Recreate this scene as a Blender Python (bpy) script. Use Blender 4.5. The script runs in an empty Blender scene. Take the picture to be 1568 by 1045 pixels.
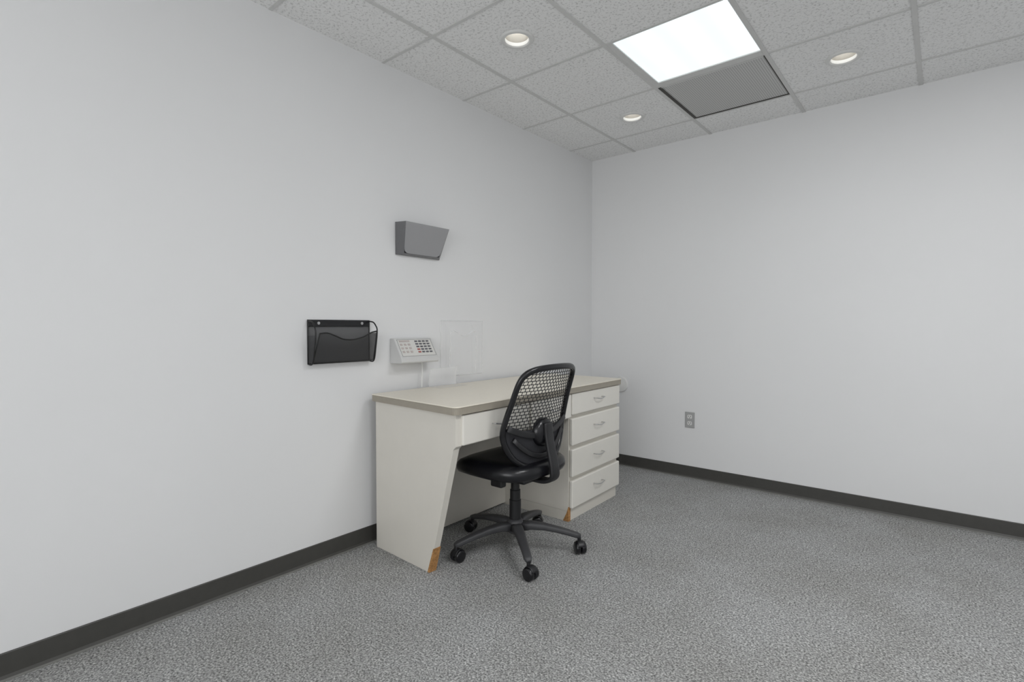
import bpy, bmesh, math, random
from mathutils import Vector, Matrix
random.seed(3)
ZOOM=None
scene=bpy.context.scene
scene.view_settings.view_transform='Standard'
scene.view_settings.look='None'
H=2.481
XR=4.0; YR=-5.6
# ---------------------------------------------------------------- materials
def newmat(name):
    m=bpy.data.materials.new(name); m.use_nodes=True
    nt=m.node_tree; b=nt.nodes['Principled BSDF']
    return m,nt,b
def lin(c):
    return tuple(((x/255)/12.92 if x/255<=.04045 else ((x/255+.055)/1.055)**2.4) for x in c)
def simple(name,rgb,rough=.5,metal=0,noise=0.0,nscale=30,bump=0,bscale=200,spec=.5):
    m,nt,b=newmat(name)
    b.inputs['Roughness'].default_value=rough
    b.inputs['Metallic'].default_value=metal
    b.inputs['Specular IOR Level'].default_value=spec
    tc=nt.nodes.new('ShaderNodeTexCoord')
    n=nt.nodes.new('ShaderNodeTexNoise'); n.inputs['Scale'].default_value=nscale; n.inputs['Detail'].default_value=4
    nt.links.new(tc.outputs['Object'],n.inputs['Vector'])
    r=nt.nodes.new('ShaderNodeValToRGB')
    k=max(noise,.01)
    r.color_ramp.elements[0].color=tuple(c*(1-k) for c in rgb)+(1,)
    r.color_ramp.elements[1].color=tuple(min(1,c*(1+k)) for c in rgb)+(1,)
    r.color_ramp.elements[0].position=.3; r.color_ramp.elements[1].position=.7
    nt.links.new(n.outputs['Fac'],r.inputs['Fac']); nt.links.new(r.outputs['Color'],b.inputs['Base Color'])
    if bump:
        n2=nt.nodes.new('ShaderNodeTexNoise'); n2.inputs['Scale'].default_value=bscale; n2.inputs['Detail'].default_value=3
        nt.links.new(tc.outputs['Object'],n2.inputs['Vector'])
        bp=nt.nodes.new('ShaderNodeBump'); bp.inputs['Strength'].default_value=bump; bp.inputs['Distance'].default_value=.002
        nt.links.new(n2.outputs['Fac'],bp.inputs['Height']); nt.links.new(bp.outputs['Normal'],b.inputs['Normal'])
    return m
def emis(name,rgb,s):
    m,nt,b=newmat(name)
    b.inputs['Base Color'].default_value=(.8,.8,.8,1)
    b.inputs['Emission Color'].default_value=rgb+(1,)
    b.inputs['Emission Strength'].default_value=s
    return m
M_wall=simple('painted_drywall',(.785,.787,.79),.75,noise=.010,nscale=1.5,bump=.05,bscale=250,spec=.15)
M_base=simple('vinyl_base',lin((68,67,64)),.45,noise=.05)
M_toe=simple('vinyl_base_toe',lin((112,112,108)),.5,noise=.05)
M_lam=simple('laminate_beige',lin((229,226,218)),.4,noise=.01,nscale=8)
M_side=simple('laminate_side_panel',lin((219,215,206)),.45,noise=.015,nscale=8)
M_top=simple('laminate_top',lin((234,227,212)),.35,noise=.02,nscale=60)
M_edge=simple('top_edge_band',lin((158,151,138)),.5,noise=.03)
M_part=simple('particle_board',lin((176,130,80)),.8,noise=.35,nscale=90,bump=.3)
M_dark=simple('dark_grey',lin((70,68,64)),.7)  # even dark grey for ceiling deck, grille frame and drawer box
M_steel=simple('pull_metal',(.6,.6,.6),.3,metal=1)
M_blk=simple('black_plastic',lin((30,30,32)),.42,noise=.06,bump=.1,bscale=400)
M_blkg=simple('black_gloss',lin((22,22,25)),.25,noise=.05)
M_seat=simple('black_vinyl_seat',lin((20,20,24)),.28,noise=.1,nscale=50,bump=.15,bscale=150)
M_fab=simple('black_mesh_fabric',lin((36,36,40)),.7,noise=.15,nscale=200)
M_base5=simple('chair_base_plastic',lin((62,62,64)),.5,noise=.06,bump=.1,bscale=500)
M_white=simple('white_plastic',lin((226,226,224)),.4,noise=.01)
M_cons=simple('console_plastic',lin((206,206,205)),.45,noise=.01)
M_consface=simple('console_face',lin((216,215,211)),.4,noise=.01)
M_key=simple('key_dark',lin((95,95,100)),.5)
M_keyl=simple('key_light',lin((190,180,177)),.5)
M_keyr=simple('key_red',lin((170,95,88)),.5)
M_trimw=simple('downlight_trim',lin((222,222,220)),.4,noise=.01)
M_can=simple('downlight_reflector',lin((150,146,138)),.35,noise=.02)
M_outlet=simple('outlet_grey',lin((168,168,168)),.45,noise=.02)
M_slot=simple('outlet_slot',lin((50,50,50)),.6)
M_tbar=simple('ceiling_tbar',(.64,.64,.63),.6,noise=.02)
M_wire=simple('black_wire',lin((18,18,19)),.4)
M_frame=simple('fill_window_frame',lin((120,120,118)),.4,noise=.02)  # frame of the added window behind the viewer
def smoke(name,rgb,alpha,rough=.25):
    m,nt,b=newmat(name)
    b.inputs['Base Color'].default_value=rgb+(1,); b.inputs['Roughness'].default_value=rough
    b.inputs['Alpha'].default_value=alpha
    n=nt.nodes.new('ShaderNodeTexNoise'); n.inputs['Scale'].default_value=60
    mr=nt.nodes.new('ShaderNodeMapRange'); mr.inputs['To Min'].default_value=max(rough-.04,.02); mr.inputs['To Max'].default_value=rough+.04
    nt.links.new(n.outputs['Fac'],mr.inputs['Value']); nt.links.new(mr.outputs['Result'],b.inputs['Roughness'])
    return m
M_smokeF=smoke('smoke_plastic_front',lin((165,165,167)),.85)
M_smoke=smoke('smoke_plastic',lin((118,118,120)),.80)
M_clear=smoke('clear_acrylic',(.93,.94,.95),.07,.05)
M_clearE=smoke('clear_acrylic_edge',(.97,.97,.98),.30,.1)
M_clearS=smoke('clear_acrylic_stand',(.97,.97,.98),.30,.1)
M_meshg=smoke('black_wire_mesh',lin((48,48,50)),.62,.5)
# carpet
m,nt,b=newmat('carpet_loop'); M_carpet=m
b.inputs['Roughness'].default_value=.95; b.inputs['Specular IOR Level'].default_value=.1
tc=nt.nodes.new('ShaderNodeTexCoord')
def noise(scale,det=3,rough=.6):
    n=nt.nodes.new('ShaderNodeTexNoise'); n.inputs['Scale'].default_value=scale; n.inputs['Detail'].default_value=det; n.inputs['Roughness'].default_value=rough
    nt.links.new(tc.outputs['Object'],n.inputs['Vector']); return n
n1=noise(150,3,.7)
v=nt.nodes.new('ShaderNodeTexVoronoi'); v.inputs['Scale'].default_value=150; nt.links.new(tc.outputs['Object'],v.inputs['Vector'])
r=nt.nodes.new('ShaderNodeValToRGB'); cr=r.color_ramp
cr.elements[0].position=.33; cr.elements[0].color=(.085,.086,.085,1)
cr.elements[1].position=.66; cr.elements[1].color=(.65,.645,.63,1)
e=cr.elements.new(.5); e.color=(.345,.345,.339,1)
nt.links.new(n1.outputs['Fac'],r.inputs['Fac'])
mx=nt.nodes.new('ShaderNodeMix'); mx.data_type='RGBA'; mx.blend_type='MULTIPLY'; mx.inputs[0].default_value=.4
nt.links.new(r.outputs['Color'],mx.inputs[6])
sep=nt.nodes.new('ShaderNodeSeparateColor'); nt.links.new(v.outputs['Color'],sep.inputs[0])
cmb=nt.nodes.new('ShaderNodeMapRange'); cmb.inputs['To Min'].default_value=.45; cmb.inputs['To Max'].default_value=1.4
nt.links.new(sep.outputs[0],cmb.inputs['Value']); nt.links.new(cmb.outputs['Result'],mx.inputs[7])
n3=noise(2.2,5,.6)
r3=nt.nodes.new('ShaderNodeValToRGB'); r3.color_ramp.elements[0].position=.34; r3.color_ramp.elements[1].position=.62
r3.color_ramp.elements[0].color=(.86,.86,.85,1); r3.color_ramp.elements[1].color=(1.0,1.01,1.02,1)
nt.links.new(n3.outputs['Fac'],r3.inputs['Fac'])
mx2=nt.nodes.new('ShaderNodeMix'); mx2.data_type='RGBA'; mx2.blend_type='MULTIPLY'; mx2.inputs[0].default_value=1
nt.links.new(mx.outputs[2],mx2.inputs[6]); nt.links.new(r3.outputs['Color'],mx2.inputs[7])
nt.links.new(mx2.outputs[2],b.inputs['Base Color'])
bp=nt.nodes.new('ShaderNodeBump'); bp.inputs['Strength'].default_value=.5; bp.inputs['Distance'].default_value=.004
nt.links.new(n1.outputs['Fac'],bp.inputs['Height']); nt.links.new(bp.outputs['Normal'],b.inputs['Normal'])
# ceiling tile
m,nt,b=newmat('acoustic_tile'); M_tile=m
b.inputs['Roughness'].default_value=.9; b.inputs['Specular IOR Level'].default_value=.1
tc=nt.nodes.new('ShaderNodeTexCoord')
n1=noise(85,4,.7)
r=nt.nodes.new('ShaderNodeValToRGB'); cr=r.color_ramp
cr.elements[0].position=.36; cr.elements[0].color=(.60,.60,.595,1)
cr.elements[1].position=.48; cr.elements[1].color=(.88,.88,.875,1)
nt.links.new(n1.outputs['Fac'],r.inputs['Fac']); nt.links.new(r.outputs['Color'],b.inputs['Base Color'])
bp=nt.nodes.new('ShaderNodeBump'); bp.inputs['Strength'].default_value=.28; bp.inputs['Distance'].default_value=.003
nt.links.new(r.outputs['Color'],bp.inputs['Height']); nt.links.new(bp.outputs['Normal'],b.inputs['Normal'])
# return grille : fine perforation
m,nt,b=newmat('perforated_grille'); M_grille=m
b.inputs['Roughness'].default_value=.6
tc=nt.nodes.new('ShaderNodeTexCoord')
v=nt.nodes.new('ShaderNodeTexVoronoi'); v.inputs['Scale'].default_value=85; v.inputs['Randomness'].default_value=0
nt.links.new(tc.outputs['Object'],v.inputs['Vector'])
r=nt.nodes.new('ShaderNodeValToRGB'); r.color_ramp.elements[0].position=.28; r.color_ramp.elements[1].position=.46
r.color_ramp.elements[0].color=(.36,.36,.355,1); r.color_ramp.elements[1].color=(.64,.64,.63,1)
nt.links.new(v.outputs['Distance'],r.inputs['Fac']); nt.links.new(r.outputs['Color'],b.inputs['Base Color'])
# light diffuser (soft bands from the tubes behind it)
m,nt,b=newmat('diffuser_lens'); M_diff=m
b.inputs['Base Color'].default_value=(.3,.3,.3,1)
tc=nt.nodes.new('ShaderNodeTexCoord')
w=nt.nodes.new('ShaderNodeTexWave'); w.bands_direction='X'; w.inputs['Scale'].default_value=1.7; w.inputs['Phase Offset'].default_value=1.2
nt.links.new(tc.outputs['Object'],w.inputs['Vector'])
r=nt.nodes.new('ShaderNodeValToRGB'); r.color_ramp.elements[0].color=(.72,.82,.84,1); r.color_ramp.elements[1].color=(.80,.87,.88,1)
nt.links.new(w.outputs['Fac'],r.inputs['Fac']); nt.links.new(r.outputs['Color'],b.inputs['Emission Color'])
b.inputs['Emission Strength'].default_value=1.15
M_lamp=emis('lamp_disc',(1,1,.98),4.5)
M_fillpanel=emis('fill_panel_lens',(.985,.992,1),22)  # strong emitter for the added out-of-view ceiling panels
# ---------------------------------------------------------------- helpers
def link(o,parent=None):
    bpy.context.collection.objects.link(o)
    if parent: o.parent=parent
    return o
def empty(name,loc=(0,0,0)):
    o=bpy.data.objects.new(name,None); o.empty_display_size=.1
    bpy.context.collection.objects.link(o); o.location=loc
    return o
def mesh(name,vs,fs,mat,parent=None,smooth=False,bevel=0,seg=2,mats=None,midx=None):
    me=bpy.data.meshes.new(name); me.from_pydata([tuple(v) for v in vs],[],fs)
    for mm in (mats or [mat]): me.materials.append(mm)
    if midx:
        for p,i in zip(me.polygons,midx): p.material_index=i
    bm=bmesh.new(); bm.from_mesh(me); bmesh.ops.recalc_face_normals(bm,faces=bm.faces); bm.to_mesh(me); bm.free()
    if smooth:
        for p in me.polygons: p.use_smooth=True
    o=bpy.data.objects.new(name,me); link(o,parent)
    if bevel:
        md=o.modifiers.new('b','BEVEL'); md.width=bevel; md.segments=seg; md.limit_method='ANGLE'; md.angle_limit=math.radians(40)
    return o
def loft(name,A,B,mat,parent=None,bevel=0,**k):
    n=len(A); vs=list(A)+list(B)
    fs=[tuple(range(n)),tuple(range(2*n-1,n-1,-1))]+[(i,(i+1)%n,n+(i+1)%n,n+i) for i in range(n)]
    return mesh(name,vs,fs,mat,parent,bevel=bevel,**k)
def prism(name,poly,z0,z1,mat,parent=None,bevel=0,**k):
    return loft(name,[(x,y,z0) for x,y in poly],[(x,y,z1) for x,y in poly],mat,parent,bevel,**k)
def box(name,x0,x1,y0,y1,z0,z1,mat,parent=None,bevel=0,**k):
    return prism(name,[(x0,y0),(x1,y0),(x1,y1),(x0,y1)],z0,z1,mat,parent,bevel,**k)
def tomesh(o):
    dg=bpy.context.evaluated_depsgraph_get(); dg.update()
    me=bpy.data.meshes.new_from_object(o.evaluated_get(dg))
    n=o.name; p=o.parent; cu=o.data
    bpy.data.objects.remove(o); o2=bpy.data.objects.new(n,me); link(o2,p)
    for q in me.polygons: q.use_smooth=True
    return o2
def tubes(name,paths,r,mat,parent=None,cyclic=False,res=3,kind='POLY',prof=None):
    cu=bpy.data.curves.new(name,'CURVE'); cu.dimensions='3D'; cu.bevel_depth=r; cu.bevel_resolution=res; cu.use_fill_caps=True
    for pts in paths:
        s=cu.splines.new('POLY'); s.points.add(len(pts)-1)
        for p,q in zip(s.points,pts): p.co=(q[0],q[1],q[2],1); 
        s.use_cyclic_u=cyclic
    cu.materials.append(mat)
    o=bpy.data.objects.new(name,cu); link(o,parent)
    return tomesh(o)
def catmull(P,n=8,closed=False):
    out=[]; N=len(P); P=[Vector(p) for p in P]
    rng=range(N) if closed else range(N-1)
    for i in rng:
        if closed: p0,p1,p2,p3=P[(i-1)%N],P[i],P[(i+1)%N],P[(i+2)%N]
        else: p0,p1,p2,p3=P[max(i-1,0)],P[i],P[i+1],P[min(i+2,N-1)]
        for j in range(n):
            t=j/n
            out.append(.5*((2*p1)+(-p0+p2)*t+(2*p0-5*p1+4*p2-p3)*t*t+(-p0+3*p1-3*p2+p3)*t**3))
    if not closed: out.append(P[-1])
    return out
def sweep(name,pts,wd,ht,mat,parent=None,side=None,n=12,e=.5):
    pts=[Vector(p) for p in pts]; vs=[]; fs=[]
    for i,p in enumerate(pts):
        t=(pts[min(i+1,len(pts)-1)]-pts[max(i-1,0)]).normalized()
        s=Vector(side) if side else t.cross(Vector((0,0,1))).normalized()
        s=(s-t*s.dot(t)).normalized(); u=s.cross(t).normalized()
        for k in range(n):
            a=2*math.pi*(k+.5)/n; c,q=math.cos(a),math.sin(a)
            c=math.copysign(abs(c)**e,c); q=math.copysign(abs(q)**e,q)
            vs.append(p+s*c*wd[i]/2+u*q*ht[i]/2)
    for i in range(len(pts)-1):
        for k in range(n):
            fs.append((i*n+k,i*n+(k+1)%n,(i+1)*n+(k+1)%n,(i+1)*n+k))
    fs.append(tuple(range(n))); fs.append(tuple((len(pts)-1)*n+k for k in range(n)))
    return mesh(name,vs,fs,mat,parent,smooth=True)
def lathe(name,prof,c,mat,parent=None,n=40,axis='z',cap=True):
    vs=[];fs=[]
    for r_,z in prof:
        for k in range(n):
            a=2*math.pi*k/n; x,y=r_*math.cos(a),r_*math.sin(a)
            if axis=='z': v=(c[0]+x,c[1]+y,c[2]+z)
            elif axis=='y': v=(c[0]+x,c[1]+z,c[2]+y)
            else: v=(c[0]+z,c[1]+x,c[2]+y)
            vs.append(v)
    m_=len(prof)
    for i in range(m_-1):
        for k in range(n): fs.append((i*n+k,i*n+(k+1)%n,(i+1)*n+(k+1)%n,(i+1)*n+k))
    if cap:
        fs.append(tuple(range(n))); fs.append(tuple((m_-1)*n+k for k in range(n)))
    o=mesh(name,vs,fs,mat,parent)
    o.data.polygons.foreach_set('use_smooth',[len(p.vertices)==4 for p in o.data.polygons])
    md=o.modifiers.new('e','EDGE_SPLIT'); md.split_angle=math.radians(40)
    return o
# ---------------------------------------------------------------- room shell
T=.12
box('floor',-T,XR+T,YR-T,T,-.1,0,M_carpet)
box('wall_left',-T,0,YR-T,T,0,H+.15,M_wall)
box('wall_back',0,XR,0,T,0,H+.15,M_wall)
box('wall_right',XR,XR+T,YR-T,T,0,H+.15,M_wall)
box('light_block_deck',-T,XR+T,YR-T,T,H+.15,H+.25,M_dark)  # unseen slab added to keep world light from leaking through the ceiling
# front wall (behind the viewer) with an added, unseen window for fill daylight
WX0,WX1,WZ0,WZ1=.9,3.6,.55,2.15
vs=[];fs=[]
def addbox(x0,x1,y0,y1,z0,z1):
    b=len(vs); vs.extend([(x0,y0,z0),(x1,y0,z0),(x1,y1,z0),(x0,y1,z0),(x0,y0,z1),(x1,y0,z1),(x1,y1,z1),(x0,y1,z1)])
    fs.extend([(b,b+1,b+2,b+3),(b+4,b+5,b+6,b+7),(b,b+1,b+5,b+4),(b+1,b+2,b+6,b+5),(b+2,b+3,b+7,b+6),(b+3,b,b+4,b+7)])
addbox(0,WX0,YR-T,YR,0,H+.15); addbox(WX1,XR,YR-T,YR,0,H+.15); addbox(WX0,WX1,YR-T,YR,0,WZ0); addbox(WX0,WX1,YR-T,YR,WZ1,H+.15)
mesh('wall_front',vs,fs,M_wall)
vs=[];fs=[]
ya,yb=YR-.09,YR-.04
addbox(WX0,WX0+.04,ya,yb,WZ0,WZ1);addbox(WX1-.04,WX1,ya,yb,WZ0,WZ1);addbox(WX0+.04,WX1-.04,ya,yb,WZ0,WZ0+.04);addbox(WX0+.04,WX1-.04,ya,yb,WZ1-.04,WZ1)
xm=(WX0+WX1)/2; addbox(xm-.02,xm+.02,ya,yb,WZ0+.04,WZ1-.04)
mesh('fill_window_1',vs,fs,M_frame)  # invented opening, there to brighten the room from behind
hb=.087
prof=[(0,hb),(.0035,hb),(.005,hb-.003),(.005,.016),(.009,.006),(.014,.0015),(.014,0),(0,0)]
def baseb(name,f):
    A=[f(d,z,0) for d,z in prof]; B=[f(d,z,1) for d,z in prof]
    n=len(prof); vs=A+B
    fs=[tuple(range(n)),tuple(range(2*n-1,n-1,-1))]+[(i,(i+1)%n,n+(i+1)%n,n+i) for i in range(n)]
    mi=[0,0]+[1 if i in (4,5) else 0 for i in range(n)]
    mesh(name,vs,fs,None,mats=[M_base,M_toe],midx=mi)
baseb('baseboard_left',lambda d,z,t:(d,YR if t==0 else 0,z))
baseb('baseboard_back',lambda d,z,t:(0.014 if t==0 else XR,-d,z))
baseb('baseboard_right',lambda d,z,t:(XR-d,YR if t==0 else -.014,z))
baseb('baseboard_front',lambda d,z,t:(0.014 if t==0 else XR-.014,YR+d,z))
# ceiling
S=.585; gx0=.3823; gy0=-.3333
xs=[0]+[gx0+S*i for i in range(7) if gx0+S*i<XR-.05]+[XR]
ys=[0]+[gy0-S*k for k in range(12) if gy0-S*k>YR+.05]+[YR]
DL=[(1,3,-.02),(1,1,0),(3,1,0),(3,3,0),(1,6,0),(3,6,0)]
LIGHT=(2,2); GRILLE=(2,1)
FILL_TRO=[(4,3),(5,5)]
vs=[];fs=[]
dls=[]
for i in range(len(xs)-1):
    for k in range(len(ys)-1):
        x0,x1=xs[i],xs[i+1]; y1,y0=ys[k],ys[k+1]
        if (i,k) in (LIGHT,GRILLE) or (i,k) in FILL_TRO: continue
        d=[q for q in DL if q[0]==i and q[1]==k]
        b0=len(vs)
        if not d:
            vs+=[(x0,y0,H),(x1,y0,H),(x1,y1,H),(x0,y1,H)]; fs.append((b0,b0+1,b0+2,b0+3))
        else:
            cx,cy=(x0+x1)/2,(y0+y1)/2+d[0][2]; dls.append((cx,cy)); R=.066; N=48
            for j in range(N):
                a=2*math.pi*j/N; vs.append((cx+R*math.cos(a),cy+R*math.sin(a),H))
            for j in range(N):
                a=2*math.pi*j/N; c,s_=math.cos(a),math.sin(a)
                tx=((x1-cx) if c>0 else (x0-cx))/c if abs(c)>1e-9 else 1e9
                ty=((y1-cy) if s_>0 else (y0-cy))/s_ if abs(s_)>1e-9 else 1e9
                t=min(tx,ty); vs.append((cx+t*c,cy+t*s_,H))
            for j in range(N):
                j2=(j+1)%N; fs.append((b0+j,b0+j2,b0+N+j2,b0+N+j))
            for (px,py) in ((x0,y0),(x1,y0),(x1,y1),(x0,y1)):
                ci=len(vs); vs.append((px,py,H))
                a=math.atan2(py-cy,px-cx)%(2*math.pi); j=int(a/(2*math.pi)*N)%N
                fs.append((b0+N+j,b0+N+(j+1)%N,ci))
ceil=mesh('ceiling',vs,fs,M_tile)
vs=[];fs=[]
for x in xs[1:-1]: addbox(x-.010,x+.010,YR,0,H-.004,H-.0005)
for y in ys[1:-1]: addbox(0,XR,y-.008,y+.008,H-.003,H-.0005)
mesh('ceiling_grid',vs,fs,M_tbar)
for cx,cy in dls:
    g=empty('recessed_downlight',(cx,cy,H))
    lathe('trim_ring',[(.056,.012),(.0565,-.004),(.062,-.009),(.076,-.008),(.082,-.002),(.082,-.0003)],(0,0,0),M_trimw,g,cap=False)
    lathe('reflector_can',[(.0575,-.002),(.057,.03),(.054,.06),(.050,.105)],(0,0,0),M_can,g,cap=False)
    lathe('lamp',[(.046,.012),(.044,.0),(.03,-.006),(.004,-.008)],(0,0,.054),M_lamp,g)
    lathe('can_cap',[(.070,.0),(.07,.1),(.004,.1)],(0,0,.012),M_trimw,g,cap=False)
def troffer(name,i,k,lens,inset=(.03,.02,.03,.02)):
    x0,x1=xs[i]+.010,xs[i+1]-.010; y1,y0=ys[k]-.008,ys[k+1]+.008
    g=empty(name,((x0+x1)/2,(y0+y1)/2,H)); cx,cy=g.location.x,g.location.y
    x0-=cx;x1-=cx;y0-=cy;y1-=cy
    a,b_,c,d=inset
    X0,X1,Y0,Y1=x0+a,x1-c,y0+b_,y1-d
    v_=[(x0,y0,-.003),(x1,y0,-.003),(x1,y1,-.003),(x0,y1,-.003),(X0,Y0,0),(X1,Y0,0),(X1,Y1,0),(X0,Y1,0),(X0,Y0,.012),(X1,Y0,.012),(X1,Y1,.012),(X0,Y1,.012)]
    f_=[(0,1,5,4),(1,2,6,5),(2,3,7,6),(3,0,4,7),(4,5,9,8),(5,6,10,9),(6,7,11,10),(7,4,8,11)]
    mesh('door_frame',v_,f_,M_tbar,g)
    mesh('lens',[(X0,Y0,.006),(X1,Y0,.006),(X1,Y1,.006),(X0,Y1,.006)],[(0,1,2,3)],lens,g)
    box('housing',x0,x1,y0,y1,.02,.1,M_tbar,g)
    return g
troffer('fill_ceiling_panel',2,2,M_diff,(.026,.004,.004,.035))
for i,k in FILL_TRO: troffer('fill_ceiling_panel',i,k,M_fillpanel)  # unseen panels added as fill light
x0,x1=xs[2]+.012,xs[3]-.010; y1,y0=ys[1]-.010,ys[2]+.012
g=empty('return_air_grille',((x0+x1)/2,(y0+y1)/2,H))
hx,hy=(x1-x0)/2,(y1-y0)/2
box('perforated_plate',-hx+.014,hx-.005,-hy+.005,hy-.006,.000,.003,M_grille,g)
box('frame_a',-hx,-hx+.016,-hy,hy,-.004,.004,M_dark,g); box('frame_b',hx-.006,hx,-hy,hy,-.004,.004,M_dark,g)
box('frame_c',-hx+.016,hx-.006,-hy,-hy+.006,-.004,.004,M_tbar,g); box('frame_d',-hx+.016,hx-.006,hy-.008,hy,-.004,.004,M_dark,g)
# ---------------------------------------------------------------- desk
D=empty('desk',(.35,-1.46,0)); DO=Vector((.35,-1.46,0))
def L(p): return tuple(Vector(p)-DO)
def xf(y): return .695-.0291*(y+2.245)
def dprism(name,poly,z0,z1,mat,bevel=0,**k):
    return prism(name,[(x-DO.x,y-DO.y) for x,y in poly],z0,z1,mat,D,bevel,**k)
def fbox(name,ya,yb,off0,off1,z0,z1,mat,bevel=0,**k):
    return dprism(name,[(xf(ya)-off1,ya),(xf(ya)-off0,ya),(xf(yb)-off0,yb),(xf(yb)-off1,yb)],z0,z1,mat,bevel,**k)
TZ=.775
def roundpoly(P,rs,n=6):
    out=[];N=len(P)
    for i,p in enumerate(P):
        r_=rs[i]; p=Vector(p)
        if r_<=0: out.append(tuple(p)); continue
        a=(Vector(P[i-1])-p).normalized(); b_=(Vector(P[(i+1)%N])-p).normalized()
        s=p+a*r_; e_=p+b_*r_
        for j in range(n+1):
            t=j/n; out.append(tuple((1-t)**2*s+2*t*(1-t)*p+t*t*e_))
    return out
top=roundpoly([(.05,-2.205),(.697,-2.247),(.650,-.693),(.022,-.693)],[0,.035,.02,0])
dprism('desktop_surface',top,TZ-.006,TZ,M_top,.002)
ins=roundpoly([(.052,-2.204),(.694,-2.245),(.648,-.695),(.024,-.695)],[0,.035,.02,0])
dprism('desktop_edge_band',ins,TZ-.036,TZ-.0065,M_edge)
def ysn(x): return -2.196-.043*(x-.06)
pp=[(.07,0),(.49,0),(.655,.585),(.672,.60),(.672,.738),(.07,.738)]
A=[L((x,ysn(x),z)) for x,z in pp]; B=[L((x,ysn(x)+.038,z)) for x,z in pp]
loft('end_panel',A,B,M_side,D,.0015)
A=[L((x,ysn(x)-.0012,z)) for x,z in [(.478,.0008),(.4915,.0008),(.5255,.12),(.519,.118)]]
B=[L((x+.0012,ysn(x)+.0392,z)) for x,z in [(.478,.0008),(.4915,.0008),(.5255,.12),(.519,.118)]]
loft('exposed_core',A,B,M_part,D)
dprism('modesty_panel',[(.15,-2.155),(.172,-2.155),(.16,-1.292),(.138,-1.292)],.012,.735,M_side)
PY0,PY1=-1.300,-.707
dprism('pedestal_carcass',[(.06,PY0),(xf(PY0)-.034,PY0),(xf(PY1)-.034,PY1),(.06,PY1)],.06,.738,M_side,.001)
dprism('pedestal_plinth',[(.06,PY0+.001),(xf(PY0)-.036,PY0+.001),(xf(PY1)-.036,PY1-.001),(.06,PY1-.001)],0,.0595,M_side,.001)
A=[L((x,PY0-.0015,z)) for x,z in [(xf(PY0)-.070,.0008),(xf(PY0)-.034,.0008),(xf(PY0)-.034,.085),(xf(PY0)-.045,.05)]]
B=[L((x+.0015,PY0+.02,z)) for x,z in [(xf(PY0)-.070,.0008),(xf(PY0)-.034,.0008),(xf(PY0)-.034,.085),(xf(PY0)-.045,.05)]]
loft('exposed_core_foot',A,B,M_part,D)
def pull(name,ym,z,xo):
    w=.048; x0=xf(ym)-xo
    raw=[(x0-.002,ym-w,z),(x0+.018,ym-w,z+.0),(x0+.024,ym-w+.006,z),(x0+.026,ym,z-.006),(x0+.024,ym+w-.006,z),(x0+.018,ym+w,z),(x0-.002,ym+w,z)]
    p=[L(q) for q in catmull(raw,5)]
    tubes(name,[p],.0032,M_steel,D)
for n,(z0,z1) in enumerate([(.612,.735),(.437,.592),(.257,.415),(.077,.235)]):
    o=fbox('drawer_front_%d'%(n+1),PY0+.004,PY1-.002,.010,.033,z0,z1,M_lam,.007,seg=4)
    pull('drawer_pull_%d'%(n+1),(PY0+PY1)/2,(z0+z1)/2+.012,.010)
fbox('apron_rail',-2.155,PY0-.001,.036,.055,.60,.738,M_side)
fbox('knee_drawer_front_1',-2.190,-1.705,.010,.034,.600,.733,M_lam,.007,seg=4)
fbox('knee_drawer_front_2',-1.685,PY0-.006,.010,.034,.600,.733,M_lam,.007,seg=4)
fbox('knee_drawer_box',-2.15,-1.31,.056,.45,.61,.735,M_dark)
pull('knee_drawer_pull_1',-1.948,.672,.010); pull('knee_drawer_pull_2',-1.495,.672,.010)
# ---------------------------------------------------------------- chair
CC=Vector((.626,-1.768,0))
C=empty('office_chair',CC)
for k in range(5):
    a=math.radians(-40+72*k); d=Vector((math.cos(a),math.sin(a),0))
    rr=[.03,.08,.14,.20,.26,.305,.325]; zz=[.118,.124,.121,.111,.098,.086,.080]
    sweep('base_leg_%d'%(k+1),[d*r_+Vector((0,0,z)) for r_,z in zip(rr,zz)],[.060,.052,.046,.042,.038,.036,.022],[.044,.038,.032,.028,.026,.024,.018],M_base5,C)
    p=d*.318
    lathe('caster_stem_%d'%(k+1),[(.009,.04),(.009,.078)],(p.x,p.y,0),M_blk,C,n=16)
    ta=a+math.radians([35,-70,110,20,200][k]); t=Vector((math.cos(ta),math.sin(ta),0)); sd=Vector((-t.y,t.x,0))
    wc=p+t*.012
    vs=[];fs=[]
    for s in (-1,1):
        b0=len(vs); N=24; R=.0295
        prof2=[(R*.75,.027),(R*.97,.024),(R,.018),(R,.006),(R*.9,.003)]
        for r_,w_ in prof2:
            for j in range(N):
                q=2*math.pi*j/N; vs.append(wc+t*r_*math.cos(q)+Vector((0,0,R+r_*math.sin(q)))+sd*s*w_)
        for i in range(len(prof2)-1):
            for j in range(N): fs.append((b0+i*N+j,b0+i*N+(j+1)%N,b0+(i+1)*N+(j+1)%N,b0+(i+1)*N+j))
        fs.append(tuple(b0+j for j in range(N))); fs.append(tuple(b0+(len(prof2)-1)*N+j for j in range(N)))
    mesh('caster_wheels_%d'%(k+1),vs,fs,M_blkg,C,smooth=True)
    sweep('caster_hood_%d'%(k+1),[wc+t*(.029*math.cos(q))+Vector((0,0,.0295+.032*math.sin(q))) for q in [math.radians(x) for x in range(20,171,15)]],[.034]*11,[.005]*11,M_blk,C,side=sd)
lathe('hub',[(.036,.088),(.042,.095),(.042,.135),(.036,.15),(.029,.155)],(0,0,0),M_base5,C)
lathe('column_cover',[(.029,.15),(.029,.25),(.026,.252),(.026,.30),(.022,.302),(.022,.345)],(0,0,0),M_blk,C)
lathe('gas_lift',[(.014,.34),(.014,.375)],(0,0,0),M_steel,C,n=20)
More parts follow.
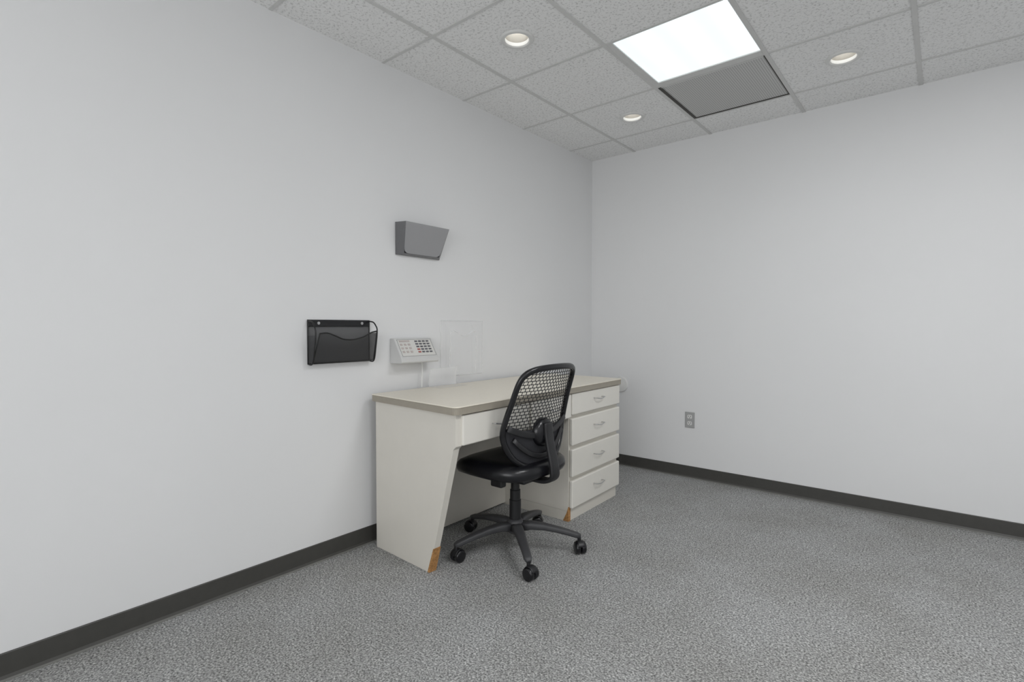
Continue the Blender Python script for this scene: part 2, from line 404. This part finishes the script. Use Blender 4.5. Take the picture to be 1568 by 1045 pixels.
box('tilt_mechanism',-.10,.10,-.055,.055,.350,.402,M_blk,C,.012,seg=3)
box('tilt_lever_knob',-.02,.05,-.165,-.125,.352,.392,M_blk,C,.008,seg=3)
tubes('tilt_lever',[[(0.015,-.05,.372),(.015,-.13,.372)]],.007,M_blk,C)
N=48; layers=[(.55,.402),(.90,.402),(.97,.410),(1.0,.425),(1.0,.440),(.985,.455),(.94,.466),(.80,.474),(.55,.472),(.25,.469),(.02,.468)]
vs=[];fs=[]
for sc,z in layers:
    for j in range(N):
        a=2*math.pi*j/N; c,s=math.cos(a),math.sin(a); ex=.62
        x=-.025+sc*.235*math.copysign(abs(c)**ex,c); y=sc*.245*math.copysign(abs(s)**ex,s)
        zz=z-(.028*max(0,(-x-.12)/.14)**2 if x<-.12 else 0)
        vs.append((x,y,zz))
for i in range(len(layers)-1):
    for j in range(N): fs.append((i*N+j,i*N+(j+1)%N,(i+1)*N+(j+1)%N,(i+1)*N+j))
fs.append(tuple(range(N))); fs.append(tuple((len(layers)-1)*N+j for j in range(N)))
mesh('seat_cushion',vs,fs,M_seat,C,smooth=True)
half=[(0,.928),(.08,.926),(.145,.919),(.188,.900),(.209,.862),(.220,.77),(.232,.69),(.236,.63),(.218,.565),(.170,.50),(.09,.458),(0,.445)]
def xc(z):
    if z<.62: return .785-CC.x + (z-.445)*.02
    t=(z-.62); return .7885-CC.x+t*.20+t*t*.33
def bx(yy,z,off=0): return Vector((xc(z)-.045*(abs(yy)/.235)**2+off,yy,z))
loop=[(y,z) for y,z in half]+[(-y,z) for y,z in half[-2:0:-1]]
loop=catmull([(y,z,0) for y,z in loop],8,True)
LP=[bx(p[0],p[1]) for p in loop]
n=len(LP); vs=[];fs=[]; ns=12
for i,p in enumerate(LP):
    t=(LP[(i+1)%n]-LP[i-1]).normalized(); ax=Vector((1,0,0)); s=(ax-t*ax.dot(t)).normalized(); u=s.cross(t).normalized()
    for k in range(ns):
        a=2*math.pi*k/ns; vs.append(p+s*math.cos(a)*.013+u*math.sin(a)*.0145)
for i in range(n):
    for k in range(ns): fs.append((i*ns+k,i*ns+(k+1)%ns,((i+1)%n)*ns+(k+1)%ns,((i+1)%n)*ns+k))
mesh('back_frame',vs,fs,M_blkg,C,smooth=True)
zs_=sorted([(p[1],p[0]) for p in loop if p[0]>=0])
def wz(z):
    for (za,ya),(zb,yb) in zip(zs_,zs_[1:]):
        if za<=z<=zb: return ya+(yb-ya)*(z-za)/max(zb-za,1e-6)
    return 0
paths=[];rows=[.60+.0157*i for i in range(21)]
for z in rows:
    w_=wz(z); paths.append([bx(-w_+2*w_*j/10,z) for j in range(11)])
cols=18
for r_i in range(len(rows)-1):
    za,zb=rows[r_i],rows[r_i+1]
    for c_i in range(cols+1):
        f=(c_i+(.5 if r_i%2 else 0))/cols
        if f>=1: continue
        ya=-wz(za)+2*wz(za)*f; yb=-wz(zb)+2*wz(zb)*f
        paths.append([bx(ya,za),bx(yb,zb)])
tubes('mesh_back_weave',paths,.0018,M_wire,C,res=1)
vs=[];fs=[];R_=10;Q=16
for i in range(R_+1):
    for j in range(Q+1):
        f=-1+2*j/Q; ztop=.625+.03*f*f; z=.452+(ztop-.452)*i/R_; w_=wz(max(z,.447)); vs.append(bx(w_*f,z,.002))
for i in range(R_):
    for j in range(Q): a=i*(Q+1)+j; fs.append((a,a+1,a+Q+2,a+Q+1))
o=mesh('mesh_back_lower',vs,fs,M_fab,C,smooth=True); md=o.modifiers.new('s','SOLIDIFY'); md.thickness=.004
sweep('lumbar_band',[bx(f*.225,.655-.055*(1-f*f),.012) for f in [-1+.125*i for i in range(17)]],[.010]*17,[.030]*17,M_blk,C,side=(1,0,0))
sweep('lumbar_lower_arc',[bx(f*.19,.60-.10*(1-f*f),.012) for f in [-1+.125*i for i in range(17)]],[.010]*17,[.024]*17,M_blk,C,side=(1,0,0))
lathe('lumbar_hub',[(.004,.040),(.035,.038),(.058,.030),(.068,.016),(.070,.0)],(xc(.61)-.002,0,.612),M_blkg,C,axis='x')
sp=catmull([(.02,0,.385),(.12,0,.380),(.195,0,.382),(.236,0,.405),(.238,0,.45),(.222,0,.52),(.205,0,.60),(.20,0,.66)],5)
sweep('back_support_bar',sp,[.07-.012*i/len(sp) for i in range(len(sp))],[.022]*len(sp),M_blk,C,side=(0,1,0))
# ---------------------------------------------------------------- upper wall file (smoked plastic)
U=empty('wall_file_pocket',(0,-1.86,1.586))
def sheet(name,P,mat,par,th=.003):
    o=mesh(name,P,[tuple(range(len(P)))],mat,par)
    if th>0:
        md=o.modifiers.new('s','SOLIDIFY'); md.thickness=th; md.offset=0
    return o
y0,y1=-.155,.155
sheet('back_plate',[(.003,y0,-.086),(.003,y1,-.086),(.003,y1,.086),(.003,y0,.086)],M_smoke,U)
fr=roundpoly([(y0+.001,.080),(y0+.03,-.078),(y1-.03,-.078),(y1-.001,.080)],[0,.03,.03,0],8)
def fx(z): return .034+(z+.086)*.33
sheet('front_plate',[(fx(z),y,z) for y,z in fr],M_smokeF,U)
for s,yy in (('left',y0),('right',y1)):
    sg=1 if yy<0 else -1
    sheet('side_'+s,[(.004,yy,-.086),(fx(-.078),yy+sg*.03,-.078),(fx(.08),yy+sg*.001,.080),(.004,yy,.086)],M_smoke,U)
sheet('bottom',[(.004,y0,-.086),(fx(-.078),y0+.03,-.079),(fx(-.078),y1-.03,-.079),(.004,y1,-.086)],M_smoke,U)
# ---------------------------------------------------------------- lower wall file (black mesh)
G=empty('mesh_wall_file',(0,-2.353,1.04))
y0,y1=-.166,.166; zt,zb=.104,-.100
sheet('back_mesh',[(.006,y0,zb),(.006,y1,zb),(.006,y1,zt),(.006,y0,zt)],M_meshg,G,0)
box('top_hanger_bar',.002,.012,y0,y1,zt-.030,zt,M_blkg,G,.002)
for yy in (-.115,.12): lathe('hanger_hole_%s'%('a' if yy<0 else 'b'),[(.007,.0),(.007,.0025),(.004,.003)],(.011,yy,zt-.014),M_outlet,G,axis='x',n=20)
wav=[(-.135,.042),(-.10,.044),(-.06,.030),(-.02,.014),(.03,.012),(.08,.024),(.12,.044),(.152,.052)]
wv=catmull([(y,z,0) for y,z in wav],6)
fp=[(.07+.006*(p[1]/.05),p[0]*1.08,p[1]) for p in wv]+[(.045,y1-.002,zb+.006),(.045,y0+.002,zb+.006)]
sheet('front_mesh',fp,M_meshg,G,0)
fl=[tuple(p) for p in fp]
tubes('front_rim',[fl],.0032,M_wire,G,cyclic=True)
for s,yy in (('left',y0),('right',y1)):
    zf=.042 if yy<0 else .052
    pp_=[(.006,yy,zt-.004),(.04,yy,zt-.008),(.062,yy,zt-.025),(.074,yy,zf),(.062,yy,-.03),(.045,yy,zb+.004),(.006,yy,zb)]
    c_=catmull(pp_,6)
    tubes('side_hoop_'+s,[c_+[(.006,yy,zt-.004)]],.0034,M_wire,G)
    sheet('side_mesh_'+s,[(.008,yy,zb+.004),(.044,yy,zb+.008),(.068,yy,zf-.01),(.008,yy,zf-.01)],M_meshg,G,0)
tubes('back_rim',[[(.006,y0,zb),(.006,y1,zb),(.006,y1,zt),(.006,y0,zt)]],.0034,M_wire,G,cyclic=True)
sheet('bottom_mesh',[(.006,y0,zb),(.045,y0,zb+.005),(.045,y1,zb+.005),(.006,y1,zb)],M_meshg,G,0)
tubes('front_corner_wires',[[fl[0],(.045,y0+.002,zb+.006)],[fl[len(wv)-1],(.045,y1-.002,zb+.006)]],.003,M_wire,G)
# ---------------------------------------------------------------- keypad console
K=empty('keypad_console',(0,-1.927,.98))
y0,y1=-.128,.129
pf=[(0,.071),(.036,.071),(.1,-.034),(.102,-.052),(.098,-.060),(0,-.062)]
loft('housing',[(x,y0,z) for x,z in pf],[(x,y1,z) for x,z in pf],M_cons,K,.004,seg=3)
u=Vector((.064,0,-.105)).normalized(); nrm=Vector((.105,0,.064)).normalized()
o0=Vector((.036,0,.071))
LF=(Vector((.1,0,-.034))-o0).length
def face(name,ya,yb,s0,s1,h,mat,bev=0):
    a=o0+u*s0; b_=o0+u*s1
    P=[(a.x,ya,a.z),(a.x,yb,a.z),(b_.x,yb,b_.z),(b_.x,ya,b_.z)]
    Qp=[tuple(Vector(p)+nrm*h) for p in P]
    return loft(name,P,Qp,mat,K,bev)
face('face_label',y0+.012,y1-.012,.008,LF-.012,.0012,M_consface)
tubes('label_outline',[[tuple(o0+u*s+nrm*.0015+Vector((0,y,0))) for y,s in ((y0+.013,.009),(y1-.013,.009),(y1-.013,LF-.013),(y0+.013,LF-.013))]],.0009,M_key,K,cyclic=True,res=1)
kn=0
for r_ in range(5):
    for c_ in range(4):
        kn+=1; y=.008+c_*.0265; s=.017+r_*.0165
        face('key_%d'%kn,y-.009,y+.009,s,s+.0085,.004,M_keyr if (r_,c_) in ((3,0),(4,0)) else M_key,.0008)
for r_ in range(3):
    for c_ in range(3):
        kn+=1; y=-.098+c_*.026; s=.034+r_*.022
        face('round_key_%d'%kn,y-.008,y+.008,s,s+.012,.004,M_keyl,.002)
face('display_strip',-.105,-.035,.014,.024,.002,M_keyl)
W=empty('console_cable',(0,-1.86,.85))
tubes('cord',[catmull([(.03,.0,.066),(.034,.0,.02),(.034,-.004,-.03),(.040,-.010,-.0715)],6)],.0032,M_white,W)
A_=empty('acrylic_brochure_holder',(0,-1.52,.98))
sheet('back_sheet',[(.004,-.177,-.16),(.004,.18,-.16),(.004,.18,.168),(.004,-.177,.168)],M_clear,A_,0)
sheet('front_sheet',[(.040,-.14,-.155),(.040,.08,-.155),(.048,.08,.10),(.048,.05,.11),(.046,-.03,.075),(.048,-.11,.11),(.048,-.14,.10)],M_clear,A_,0)
sheet('side_sheet_a',[(.005,-.14,-.155),(.04,-.14,-.155),(.048,-.14,.10),(.005,-.14,.15)],M_clear,A_,0)
sheet('side_sheet_b',[(.005,.08,-.155),(.04,.08,-.155),(.048,.08,.10),(.005,.08,.15)],M_clear,A_,0)
sheet('bottom_sheet',[(.005,-.14,-.156),(.04,-.14,-.156),(.04,.08,-.156),(.005,.08,-.156)],M_clear,A_,0)
tubes('polished_edges',[[(.004,-.177,.168),(.004,.18,.168),(.004,.18,-.16),(.004,-.177,-.16),(.004,-.177,.168)],[(.04,-.14,-.155),(.048,-.14,.10),(.048,-.11,.11),(.046,-.03,.075),(.048,.05,.11),(.048,.08,.10),(.04,.08,-.155),(.04,-.14,-.155)]],.0018,M_clearE,A_,res=1)
B_=empty('acrylic_card_stand',(.10,-1.72,TZ))
prof3=catmull([(.05,0,.0012),(-.03,0,.0012),(-.048,0,.012),(-.044,0,.06),(-.03,0,.105)],6)
vs=[];fs=[]
for p in prof3:
    for y in (-.11,.10): vs.append((p[0],y,max(p[2],.0012)))
for i in range(len(prof3)-1): fs.append((2*i,2*i+1,2*i+3,2*i+2))
mesh('bent_sheet',vs,fs,M_clearS,B_,smooth=True)
# ---------------------------------------------------------------- back wall plates
O=empty('wall_outlet',(.838,0,.428))
box('cover_plate',-.036,.036,-.006,-.0002,-.058,.058,M_outlet,O,.003,seg=3)
for s in (-1,1):
    q=roundpoly([(-.017,-.014),(.017,-.014),(.017,.014),(-.017,.014)],[.01]*4,5)
    loft('receptacle_%s'%('a' if s<0 else 'b'),[(x,-.0055,z+s*.024) for x,z in q],[(x,-.0085,z+s*.024) for x,z in q],M_trimw,O)
    box('slot_l_%d'%(s+1),-.009,-.006,-.0092,-.0086,s*.024-.002,s*.024+.008,M_slot,O); box('slot_r_%d'%(s+1),.006,.009,-.0092,-.0086,s*.024-.002,s*.024+.008,M_slot,O)
    lathe('ground_%d'%(s+1),[(.0028,-.0086),(.0028,-.0093)],(0,0,s*.024-.008),M_slot,O,axis='y',n=12)
lathe('plate_screw',[(.003,-.006),(.003,-.0075)],(0,0,0),M_steel,O,axis='y',n=12)
R0=empty('round_wall_cover',(.275,0,.652))
lathe('cover_disc',[(.063,-.0003),(.063,-.008),(.058,-.014),(.03,-.018),(.004,-.019)],(0,0,0),M_white,R0,axis='y')
lathe('cover_screw',[(.004,-.019),(.004,-.021)],(0,0,0),M_steel,R0,axis='y',n=12)
# ---------------------------------------------------------------- world & camera
w=bpy.data.worlds.new('world'); scene.world=w; w.use_nodes=True
w.node_tree.nodes['Background'].inputs[0].default_value=(.975,.988,1,1); w.node_tree.nodes['Background'].inputs[1].default_value=4.2
pl=bpy.data.lights.new('fill_window_portal','AREA'); pl.shape='RECTANGLE'; pl.size=WX1-WX0; pl.size_y=WZ1-WZ0; pl.cycles.is_portal=True  # samples the sky through the added window
po=bpy.data.objects.new('fill_window_portal',pl); link(po); po.location=((WX0+WX1)/2,YR-.10,(WZ0+WZ1)/2); po.rotation_euler=(math.pi/2,0,0)
cam=bpy.data.cameras.new('camera'); co=bpy.data.objects.new('camera',cam); bpy.context.collection.objects.link(co)
cam.lens=18.228; cam.sensor_width=36; cam.sensor_fit='HORIZONTAL'; cam.clip_start=.02
co.location=(2.2557,-3.7558,1.1135)
co.rotation_euler=(math.pi/2-.0277,0,.6930)
if ZOOM:
    px,py,z=ZOOM; cam.lens=18.228*z; cam.shift_x=(px/1568-.5)*z; cam.shift_y=-(py-522.5)/1568*z
scene.camera=co
